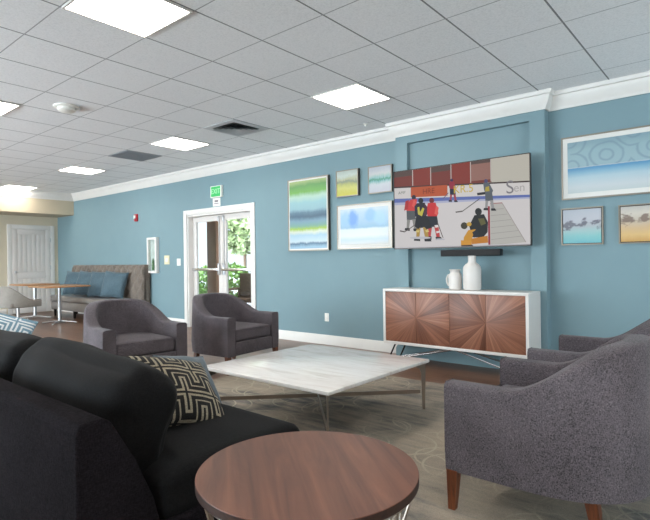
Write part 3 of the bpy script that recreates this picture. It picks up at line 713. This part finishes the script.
    # writing on the boards
    def board_text(s, cx, cy, size, rgb, slant=0):
        u, v = uv(cx, cy); o = text_mesh(s, size, 'board_lettering', names[0] if False else emis('lettering_%d_%d_%d' % rgb, srgb(*rgb), .47), t, (-w_ / 2 + u * w_, -.0382, h_ - v * h_), .0)
        return o
    board_text('KR.5', 296, 158, .12, (206, 176, 40)); board_text('S', 484, 153, .19, (128, 124, 130)); board_text('en', 522, 153, .12, (176, 172, 172)); board_text('HRE', 156, 166, .085, (120, 46, 26)); board_text('AMP', 48, 172, .05, (120, 130, 120))
television()
t = thing('soundbar', 'slim black soundbar mounted just below the television', 'soundbar', (-2.33, 5.29, 1.215))
MB().box(-.34, .34, -.09, 0, 0, .072, .008).build('cabinet', 'black_plastic', t)
MB().box(-.33, .33, -.094, -.09, .008, .064).build('grille', plain('grille_black', srgb(26, 26, 28), .8, bump=.2), t)
MB().box(-.12, .12, 0, BY + .06 - 5.29, .02, .05).build('bracket', 'dark_metal', t)

# ------------------------------------------------------------------ sideboard
def sideboard():
    x0, x1, y0, y1, z0, z1 = -3.30, -1.635, 4.98, 5.34, .215, .85
    t = thing('sideboard', 'white sideboard with four walnut sunburst doors under the television', 'sideboard', ((x0 + x1) / 2, y0, 0)); w_ = (x1 - x0) / 2; d = y1 - y0; th = .03
    b_ = MB(); b_.box(-w_, w_, 0, d, z1 - th, z1, .002); b_.box(-w_, w_, 0, d, z0, z0 + th, .002); b_.box(-w_, -w_ + th, 0, d, z0 + th, z1 - th); b_.box(w_ - th, w_, 0, d, z0 + th, z1 - th); b_.box(-w_ + th, w_ - th, d - .015, d, z0 + th, z1 - th); b_.box(-.012, .012, .03, d - .015, z0 + th, z1 - th)
    b_.build('cabinet', 'white_lacquer', t)
    zc = (z0 + z1) / 2; dw = (2 * w_ - 2 * th) / 4; hh = (z1 - z0) / 2 - th - .002
    for k in range(4):
        a = -w_ + th + k * dw; cx = a + dw if k % 2 == 0 else a; o0 = a + .0015 - cx; o1 = a + dw - .0015 - cx
        MB().box(o0, o1, .006, .026, -hh, hh, .001).build('door', 'burst_a' if k < 2 else 'burst_b', t, (cx, 0, zc))
    for yy in (.05, d - .05):
        for sg in (-1, 1):
            l = MB(); f0 = Vector((sg * (w_ - .03), yy, .008))
            l.tube([f0, (sg * (w_ - .13), yy, z0 - .004)], .010, 10)
            l.build('leg', 'dark_metal', t)
            MB().tube([f0 + Vector((0, 0, .006)), (-sg * .02, yy + (.06 if yy < .2 else -.06), z0 - .003)], .008, 8).build('brace_rod', 'chrome', t)
sideboard()
t = thing('bottle_vase', 'tall white ceramic bottle vase on the sideboard', 'vase', (-2.28, 5.16, .85))
MB().lathe([(.07, 0), (.088, .006), (.094, .03), (.094, .225), (.090, .25), (.07, .275), (.046, .292), (.040, .31), (.040, .355), (.043, .368), (.036, .370), (.033, .35), (.033, .31)], 40).build('body', 'ceramic', t)
t = thing('pitcher_vase', 'short white pitcher vase with a side handle beside the bottle vase', 'vase', (-2.475, 5.16, .85))
MB().lathe([(.05, 0), (.066, .006), (.070, .05), (.072, .14), (.066, .165), (.052, .185), (.050, .20), (.060, .222), (.052, .222), (.044, .2)], 36, wob=lambda a, k: 1 + (.07 * math.cos(5 * a) if 6 <= k <= 8 else 0)).build('body', 'ceramic', t)
MB().tube([(-.060, 0, .165), (-.085, 0, .155), (-.100, 0, .12), (-.098, 0, .08), (-.082, 0, .05), (-.066, 0, .045)], .011, 10).build('handle', 'ceramic', t)

# ------------------------------------------------------------------ barrel armchairs (local +x is the front)
def barrel(parent, name, mat, hw, depth, th, straight, zb, zi, front_h, back_h, rise0, rise1, flare=.0, n=26, e=2.5):
    """swept U-shaped upholstered arm-and-back wall; returns the built part"""
    xs = []; c = hw - th / 2; q = depth - straight - th / 2
    ns = 10
    for k in range(ns + 1): xs.append((-straight * k / ns, -c))
    for k in range(1, n + 1):
        a = PI / 2 * k / n; xs.append((-straight - q * math.sin(a) ** (2 / e), -c * max(0.0, math.cos(a)) ** (2 / e)))
    path = xs + [(x, -y) for x, y in xs[-2::-1]]
    P = [Vector(p) for p in path]
    # resample evenly
    L = [0]
    for k in range(1, len(P)): L.append(L[-1] + (P[k] - P[k - 1]).length)
    m = 72; Q = []; j = 0
    for k in range(m + 1):
        s_ = L[-1] * k / m
        while j < len(L) - 2 and L[j + 1] < s_: j += 1
        f = (s_ - L[j]) / max(1e-9, L[j + 1] - L[j]); Q.append(P[j].lerp(P[j + 1], f))
    rows = []
    for k, p in enumerate(Q):
        d = (Q[min(k + 1, m)] - Q[max(k - 1, 0)]).normalized(); nn = Vector((-d.y, d.x))    # points inward
        h = lerp(front_h, back_h, sstep(rise0, rise1, -p.x) * .85 + .15 * sstep(rise1 * .8, depth, -p.x))
        fl = flare * sstep(0.2, depth, -p.x); hth = th / 2; rr = .022
        prof = [(-hth + .012, zb), (-hth + .004, zb + .02), (-hth, zb + .08)]
        prof += [(-hth - fl * t_, lerp(zb + .08, h - rr, t_)) for t_ in (.33, .66, 1)]
        prof += [(-hth - fl + rr * (1 - math.cos(a)), h - rr + rr * math.sin(a)) for a in (R(30), R(60), R(90))]
        prof += [(hth - fl - rr * (1 - math.cos(a)), h - rr + rr * math.sin(a)) for a in (R(90), R(60), R(30), 0)]
        prof += [(hth - fl * .5, lerp(zi, h - rr, .5)), (hth, zi), (hth - .01, zb)]
        rows.append([(p.x + nn.x * o, p.y + nn.y * o, z) for o, z in prof])
    mb = MB(); q_ = len(rows[0]); vs = [v for r in rows for v in r]; fs = []
    for k in range(len(rows) - 1):
        for i in range(q_):
            j = (i + 1) % q_; fs.append((k * q_ + i, k * q_ + j, (k + 1) * q_ + j, (k + 1) * q_ + i))
    fs.append(tuple(range(q_))); fs.append(tuple((len(rows) - 1) * q_ + i for i in range(q_)))
    mb._add(vs, fs, 0, True); o = mb.build(name, mat, parent, angle=50)
    return o, rows
def armchair(loc, rz, lab):
    t = thing('barrel_armchair', lab, 'armchair', loc, rz, 'grey barrel armchairs')
    body, rows = barrel(t, 'arm_and_back', 'armchair', .41, .80, .115, .34, .185, .30, .595, .82, .27, .70, .02)
    # welting round the front of each arm, seam along the top outside edge
    for r_ in (rows[0], rows[-1]):
        MB().tube([(v[0] + .002, v[1], v[2]) for v in r_[2:10]], .003, 6).build('piping', 'armchair', body)
    rail = MB(); rail.box(-.09, -.004, -.298, .298, .185, .325, .012); rail.box(-.58, -.09, -.28, .28, .2, .30)
    rail.build('seat_frame', 'armchair', t)
    s = MB(); s.soft(.335, .293, .068, .035, (.0, 0, .014), 16, (-.345, 0, .394), wr=.003, seed=2)
    cu = s.build('seat_cushion', 'armchair', t)
    MB().tube([(-.012, -.28, .455), (-.006, -.1, .458), (-.006, .1, .458), (-.012, .28, .455)], .004, 6).build('piping', 'armchair', cu)
    for x, y, dx in ((-.03, -.378, .008), (-.03, .378, .008), (-.60, -.30, -.03), (-.60, .30, -.03)):
        MB().taper(x, y, 0, .19, .016, .016, .026, .026, dx, 0).build('leg', 'leg_wood', t)
    return t
A0 = armchair((-1.11, 2.59, .012), PI, 'large grey barrel armchair in the right foreground, its side to the view')
dup(A0, (-1.09, 3.69, .012), PI, 'grey barrel armchair behind the large foreground one, mostly hidden')
dup(A0, (-4.30, 2.545, 0), R(-5), 'grey barrel armchair behind the dark sofa, partly hidden by the patterned pillow')
dup(A0, (-4.21, 3.79, 0), R(5), 'grey barrel armchair standing in front of the glazed double door')

# ------------------------------------------------------------------ rug
def rug():
    m = MB(); m.box(-4.13, 0.6, .2, 4.36, .0, .012, .004); o = m.build('area_rug', 'rug')
    tag(o, 'large mottled beige and grey rug with looping lines under the seating', 'rug')
rug()

# ------------------------------------------------------------------ marble coffee table
def coffee_table():
    cx, cy, h, a, z = -2.565, 2.95, .012, .625, .402
    t = thing('coffee_table', 'square white marble coffee table on slim metal legs', 'coffee table', (cx, cy, h)); z -= h
    MB().box(-a, a, -a, a, z - .024, z, .005).build('table_top', 'marble', t)
    for sx in (-1, 1):
        for sy in (-1, 1):
            l = MB(); d = Vector((sx, sy, 0)).normalized(); n_ = Vector((-d.y, d.x, 0)) * .004; c0 = Vector((sx, sy, 0)) * (a - .035)
            sec = [(0, .000, .020), (z - .11, -.008, .026), (z - .07, -.02, .027), (z - .024, -.14, .03)]
            vs = []
            for zz, o0, o1 in sec:
                p, q = c0 + d * (o0 - .012), c0 + d * (o1 - .012)
                vs += [p - n_ + Vector((0, 0, zz)), q - n_ + Vector((0, 0, zz)), q + n_ + Vector((0, 0, zz)), p + n_ + Vector((0, 0, zz))]
            fs = [(0, 3, 2, 1), (12, 13, 14, 15)]
            for k in range(3):
                for q in range(4): fs.append((k * 4 + q, k * 4 + (q + 1) % 4, k * 4 + 4 + (q + 1) % 4, k * 4 + 4 + q))
            l._add(vs, fs)
            l.build('leg', 'champagne', t)
    for sg in (-1, 1):
        e = a - .055; d = Vector((1, sg, 0)).normalized(); n_ = Vector((-d.y, d.x, 0)) * .004
        p0 = Vector((-e, -sg * e, 0)); p1 = Vector((e, sg * e, 0)); z0 = .125 if sg > 0 else .127; z1 = z0 + .030
        m = MB(); m._add([p0 - n_ + Vector((0, 0, z0)), p1 - n_ + Vector((0, 0, z0)), p1 + n_ + Vector((0, 0, z0)), p0 + n_ + Vector((0, 0, z0)), p0 - n_ + Vector((0, 0, z1)), p1 - n_ + Vector((0, 0, z1)), p1 + n_ + Vector((0, 0, z1)), p0 + n_ + Vector((0, 0, z1))],
            [(0, 3, 2, 1), (4, 5, 6, 7), (0, 1, 5, 4), (1, 2, 6, 5), (2, 3, 7, 6), (3, 0, 4, 7)])
        m.build('stretcher', 'champagne', t)
coffee_table()

# ------------------------------------------------------------------ round walnut side table
def side_table():
    z = .56; r = .333; t = thing('side_table', 'round walnut side table on a wire drum base in the foreground', 'side table', (-1.038, 1.143, .012)); z -= .012
    m = MB(); m.lathe([(r - .04, z - .028), (r - .004, z - .028), (r, z - .025), (r, z - .002)], 96); top = m.build('table_top', 'walnut_edge', t)
    m = MB(); m.lathe([(r, z - .002), (r - .001, z)], 96, mi=0); f = m.build('veneer', 'walnut_top', top); top.rotation_euler = (0, 0, R(-40))
    zt = z - .034
    ring = lambda R_, zz, rr: [(R_ * math.cos(2 * PI * k / 64), R_ * math.sin(2 * PI * k / 64), zz) for k in range(64)]
    MB().tube(ring(r - .016, zt, 0), .006, 8, closed=True).build('top_ring', 'champagne', t)
    MB().tube(ring(r - .07, .007, 0), .006, 8, closed=True).build('bottom_ring', 'champagne', t)
    n = 20
    for k in range(n):
        for s in (-1, 1):
            pts = []
            for q in range(9):
                u = q / 8; a = 2 * PI * k / n + s * (u - .5) * R(34); rr = lerp(r - .07, r - .016, u) - .03 * math.sin(PI * u)
                pts.append((rr * math.cos(a), rr * math.sin(a), lerp(.007, zt, u)))
            MB().tube(pts, .0035, 6).build('wire_rod', 'champagne', t)
side_table()

# ------------------------------------------------------------------ dark sofa
SX0, SX1 = -3.98, -1.52
def sofa():
    t = thing('sofa', 'long charcoal sofa seen from behind in the left foreground', 'sofa', ((SX0 + SX1) / 2, 1.15, .012)); w_ = (SX1 - SX0) / 2
    m = MB(); m.box(-w_, w_, -.40, .47, .08, .30, .02, seg=3); m.build('base', 'sofa', t)
    prof = [(-.485, .05), (-.485, .675), (-.47, .70), (-.40, .703), (-.375, .685), (-.30, .55), (-.235, .40), (-.20, .28), (-.20, .05)]
    m = MB(); m.prism(prof, -w_ + .0, w_, bev=.008); m.build('backrest', 'sofa', t)
    m = MB(); m.soft(.11, .46, .27, .045, (.01, .01, .01), 12, (-w_ + .11, .0, .32), wr=.002); m.build('armrest', 'sofa', t)
    sw = (2 * w_ - .22) / 2
    for k in range(2):
        cx = w_ - sw / 2 - k * sw
        m = MB(); m.soft(sw / 2 - .003, .355, .085, .05, (0, .006, .016), 22, (cx, .155, .372), wr=.004, wf=5, seed=k * 3); m.build('seat_cushion', 'sofa_cushion', t)
        mt = Matrix.Translation((cx - (.12 if k == 0 else .06), -.16, .590)) @ Matrix.Rotation(R(-16), 4, 'X') @ Matrix.Rotation(R(1.5 if k else 2.5), 4, 'Y')
        m = MB(); m.soft(sw / 2 - .02, .12, .205, .10, (.02, .045, .02), 30, mtx=mt, wr=.02, wf=6, seed=5 + k * 9); m.build('back_cushion', 'sofa_cushion', t)
    for x in (-w_ + .1, w_ - .1):
        for y in (-.4, .4): MB().taper(x, y, 0, .085, .02, .02, .028, .028).build('leg', 'leg_wood', t)
sofa()

def pillow(name, w_, h_, th, mats, lab, cat, loc, rot, pat=None, n=40, group=None, crease=.012, seed=0):
    m = MB(); grid = {}
    for side in (1, -1):
        for i in range(n + 1):
            for j in range(n + 1):
                u = 2 * i / n - 1; v = 2 * j / n - 1; edge = i in (0, n) or j in (0, n)
                if side == -1 and edge: grid[(side, i, j)] = grid[(1, i, j)]; continue
                x = w_ / 2 * u * (1 - .07 * (1 - v * v) * abs(u)); z = h_ / 2 * v * (1 - .07 * (1 - u * u) * abs(v))
                y = -side * th / 2 * (max(0, (1 - u ** 2) * (1 - v ** 2))) ** .42
                p = Vector((x, y, z))
                if not edge: p += noise.noise_vector(Vector((x * 9 + seed, side * 3, z * 9 + seed))) * crease
                grid[(side, i, j)] = m.bm.verts.new(p)
    for side in (1, -1):
        for i in range(n):
            for j in range(n):
                q = [grid[(side, i, j)], grid[(side, i + 1, j)], grid[(side, i + 1, j + 1)], grid[(side, i, j + 1)]]
                if side == -1: q = q[::-1]
                try: f = m.bm.faces.new(q)
                except ValueError: continue
                f.smooth = True
                if pat: f.material_index = pat((i + .5) / n * w_, (j + .5) / n * h_)
    t = thing(name, lab, cat, loc, 0, group); t.rotation_euler = rot
    o = m.build('cover', mats, t, angle=80)
    pts = [grid_ for grid_ in []]
    bd = []
    for i in range(n): bd.append((i, 0))
    for j in range(n): bd.append((n, j))
    for i in range(n, 0, -1): bd.append((i, n))
    for j in range(n, 0, -1): bd.append((0, j))
    P = []
    for i, j in bd[::2]:
        u = 2 * i / n - 1; v = 2 * j / n - 1
        P.append((w_ / 2 * u * (1 - .07 * (1 - v * v) * abs(u)), 0, h_ / 2 * v * (1 - .07 * (1 - u * u) * abs(v))))
    MB().tube(P, .004, 6, closed=True).build('piping', mats[0] if isinstance(mats, list) else mats, t)
    return t
def segdist(x, y, s):
    (x0, y0), (x1, y1) = s; dx = max(min(x0, x1) - x, 0, x - max(x0, x1)); dy = max(min(y0, y1) - y, 0, y - max(y0, y1)); return max(dx, dy)
def meander(cell, step, duty=.42):
    segs = []
    for ky in range(-1, 4):
        oy = ky * cell * 1.0
        for kx in range(-2, 4):
            ox = kx * cell + (cell * .5 if ky % 2 else 0)
            pts = [(ox, oy), (ox + cell * .5, oy), (ox + cell * .5, oy + cell * .5), (ox + cell, oy + cell * .5), (ox + cell, oy)]
            segs += [(pts[i], pts[i + 1]) for i in range(4)]
    def f(x, y):
        d = min(segdist(x, y, s) for s in segs); return 1 if (d / step + .2) % 1 < duty else 0
    return f
pillow('throw_pillow', .42, .42, .17, ['key_black', 'key_cream'], 'black and cream Greek-key patterned pillow on the dark sofa', 'pillow', (-2.05, 1.35, .592), (R(-55), R(13), R(84)), meander(.16, .030, .36), 110, crease=.008)
pillow('throw_pillow', .32, .31, .13, 'pillow_slate', 'plain slate-blue pillow tucked behind the patterned pillow on the sofa', 'pillow', (-2.25, 1.56, .572), (R(-42), R(10), R(92)), None, 28, seed=4)
pillow('throw_pillow', .48, .48, .16, ['geo_blue', 'geo_white'], 'light blue pillow with white geometric lines at the far left end of the sofa', 'pillow', (-4.0, 1.16, .655), (R(-24), R(22), R(66)), meander(.16, .028), 80, crease=.006)

# ------------------------------------------------------------------ far banquette, its pillows, cafe tables and chair
def bench():
    x0, x1 = -12.25, -9.12; t = thing('banquette', 'long taupe upholstered bench with tufted back against the blue wall', 'bench', ((x0 + x1) / 2, 5.47, 0)); w_ = (x1 - x0) / 2
    # tufted back: grid with channels and buttons
    nx, nz = 150, 28; z0, z1 = .40, 1.15; m = MB(); V = {}
    for i in range(nx + 1):
        for j in range(nz + 1):
            x = -w_ + 2 * w_ * i / nx; z = lerp(z0, z1, j / nz)
            a = (x + z * .9) / .26; b_ = (x - z * .9) / .26
            q = abs(math.sin(PI * a)) * abs(math.sin(PI * b_)); y = -.16 - .035 * q ** .5 + .05 * (z - z0)
            if j in (0, nz) or i in (0, nx): y = -.15 + .05 * (z - z0)
            V[i, j] = m.bm.verts.new((x, y, z))
    for i in range(nx):
        for j in range(nz):
            f = m.bm.faces.new((V[i, j], V[i + 1, j], V[i + 1, j + 1], V[i, j + 1])); f.smooth = True
    m.box(-w_, w_, -.12, 0, .08, 1.15, .004)
    m._add([(-w_, -.15, z0), (-w_, -.15 + .0375, z1), (-w_, -.1, z1), (-w_, -.1, z0), (w_, -.15, z0), (w_, -.15 + .0375, z1), (w_, -.1, z1), (w_, -.1, z0)], [(0, 1, 2, 3), (4, 5, 6, 7), (1, 5, 6, 2)])
    m.build('tufted_back', 'bench_back', t)
    m = MB(); m.box(-w_, w_, -.62, -.20, .16, .34, .01); m.build('base', 'bench_seat', t)
    m = MB(); m.soft(w_, .25, .07, .04, (0, .004, .012), 14, (0, -.40, .41)); m.build('seat', 'bench_seat', t)
    for x in (-w_ + .06, -w_ * .33, w_ * .33, w_ - .06):
        for y in (-.56, -.08): MB().taper(x, y, 0, .16, .018, .018, .026, .026).build('leg', 'dark_metal', t)
bench()
bl = ['blue pillow at the far left end of the bench', 'blue pillow second from the left on the bench', 'blue pillow third from the left on the bench', 'blue pillow on the bench nearest the wall cabinet']
for k, x in enumerate((-11.55, -10.95, -10.36, -9.80)):
    pillow('bench_pillow', .54, .54, .22, 'pillow_blue', bl[k], 'pillow', (x, 5.08, .755), (R(-16), R(5 if k % 2 else 1), R(26)), None, 20, 'blue pillows on the bench', seed=k * 3)
def cafe_table(x, y, a, lab):
    t = thing('cafe_table', lab, 'table', (x, y, 0), 0, 'cafe tables by the bench')
    MB().box(-a, a, -a, a, .725, .752, .008).build('table_top', 'oak_top', t)
    MB().tube([(0, 0, .02), (0, 0, .725)], .034, 14).build('pedestal', 'steel', t)
    for k in range(4):
        an = R(45 + 90 * k); MB().tube([(0, 0, .045), (.33 * math.cos(an), .33 * math.sin(an), .014)], .017, 8, r1=.012).build('foot', 'steel', t)
cafe_table(-10.62, 4.36, .43, 'square wooden cafe table nearer the view, in front of the bench')
cafe_table(-12.1, 4.45, .38, 'square wooden cafe table further off, closest to the white door')
def cafe_chair():
    t = thing('cafe_chair', 'grey tub chair on a metal pedestal at the left edge by the cafe tables', 'chair', (-10.77, 3.93, 0), R(96))
    barrel(t, 'shell', 'shell_grey', .32, .62, .04, .22, .38, .42, .52, .78, .15, .55, .06)
    MB().soft(.26, .27, .05, .035, (0, 0, .01), 10, (-.28, 0, .42)).build('seat', 'shell_grey', t)
    MB().tube([(-.28, 0, .03), (-.28, 0, .38)], .03, 12).build('pedestal', 'steel', t)
    for k in range(4):
        an = R(45 + 90 * k); MB().tube([(-.28, 0, .05), (-.28 + .3 * math.cos(an), .3 * math.sin(an), .014)], .016, 8, r1=.012).build('foot', 'steel', t)
cafe_chair()

# ------------------------------------------------------------------ light, sky, camera
SOUTH = 12.8; EAST = 0.55
wd = bpy.data.worlds.new('daylight'); bpy.context.scene.world = wd; wd.use_nodes = True
bg = wd.node_tree.nodes['Background']; bg.inputs[0].default_value = (0.82, 0.91, 1.0, 1)
nt = wd.node_tree; tcw = nt.nodes.new('ShaderNodeTexCoord'); spw = nt.nodes.new('ShaderNodeSeparateXYZ'); nt.links.new(tcw.outputs['Generated'], spw.inputs[0])
mrw = nt.nodes.new('ShaderNodeMapRange'); mrw.inputs['From Min'].default_value = 0.04; mrw.inputs['From Max'].default_value = -0.25; mrw.inputs['To Min'].default_value = 0.9; mrw.inputs['To Max'].default_value = SOUTH
mx_ = nt.nodes.new('ShaderNodeMapRange'); mx_.inputs['From Min'].default_value = 0.25; mx_.inputs['From Max'].default_value = 0.8; mx_.inputs['To Min'].default_value = 1.0; mx_.inputs['To Max'].default_value = EAST
nt.links.new(spw.outputs['X'], mx_.inputs['Value']); ad_ = nt.nodes.new('ShaderNodeMath'); ad_.operation = 'MULTIPLY'; nt.links.new(mrw.outputs[0], ad_.inputs[0]); nt.links.new(mx_.outputs[0], ad_.inputs[1])
nt.links.new(spw.outputs['Y'], mrw.inputs['Value']); nt.links.new(ad_.outputs[0], bg.inputs[1])   # sky strength raised on the rear-window side to brighten the room
su = bpy.data.lights.new('sun', 'SUN'); su.energy = 2.2; su.angle = R(3); su.color = (1, .96, .9)
so = bpy.data.objects.new('sun', su); C.objects.link(so); so.rotation_euler = (R(-35), R(20), 0)
for k, (a, c) in enumerate(wins + [(DX0 + .05, DX1 - .05)]):
    ld = bpy.data.lights.new('portal', 'AREA'); ld.shape = 'RECTANGLE'; ld.size = c - a; ld.size_y = 2.1 if k < 4 else 1.95; ld.cycles.is_portal = True
    lo = bpy.data.objects.new('window_portal', ld); C.objects.link(lo)
    if k < 4: lo.location = ((a + c) / 2, YB - .25, 1.4); lo.rotation_euler = (R(90), 0, 0)
    else: lo.location = ((a + c) / 2, W + .25, 1.0); lo.rotation_euler = (R(-90), 0, 0)

ld = bpy.data.lights.new('portal', 'AREA'); ld.shape = 'RECTANGLE'; ld.size = 3.6; ld.size_y = 1.55; ld.cycles.is_portal = True
lo = bpy.data.objects.new('window_portal', ld); C.objects.link(lo); lo.location = (XR + .25, 2.4, 1.275); lo.rotation_euler = (R(90), 0, R(90))

yaw, pitch, roll, H = -0.6981, 0.0005, -0.0129, 1.19
c, s = math.cos, math.sin
w3 = Vector((s(yaw) * c(pitch), c(yaw) * c(pitch), s(pitch))); rt = Vector((c(yaw), -s(yaw), 0)); up = rt.cross(w3)
r2 = c(roll) * rt + s(roll) * up; u2 = -s(roll) * rt + c(roll) * up
cam = bpy.data.cameras.new('camera'); cam.sensor_fit = 'HORIZONTAL'; cam.sensor_width = 36; cam.lens = 507.13 / 650 * 36; cam.clip_start = .02; cam.clip_end = 200
co = bpy.data.objects.new('camera', cam); C.objects.link(co)
co.matrix_world = Matrix(((r2.x, u2.x, -w3.x, 0), (r2.y, u2.y, -w3.y, 0), (r2.z, u2.z, -w3.z, H), (0, 0, 0, 1)))
sc = bpy.context.scene; sc.camera = co
vs_ = sc.view_settings; vs_.view_transform = 'Standard'; vs_.look = 'None'; vs_.gamma = 1; vs_.exposure = 0.80; vs_.use_curve_mapping = False
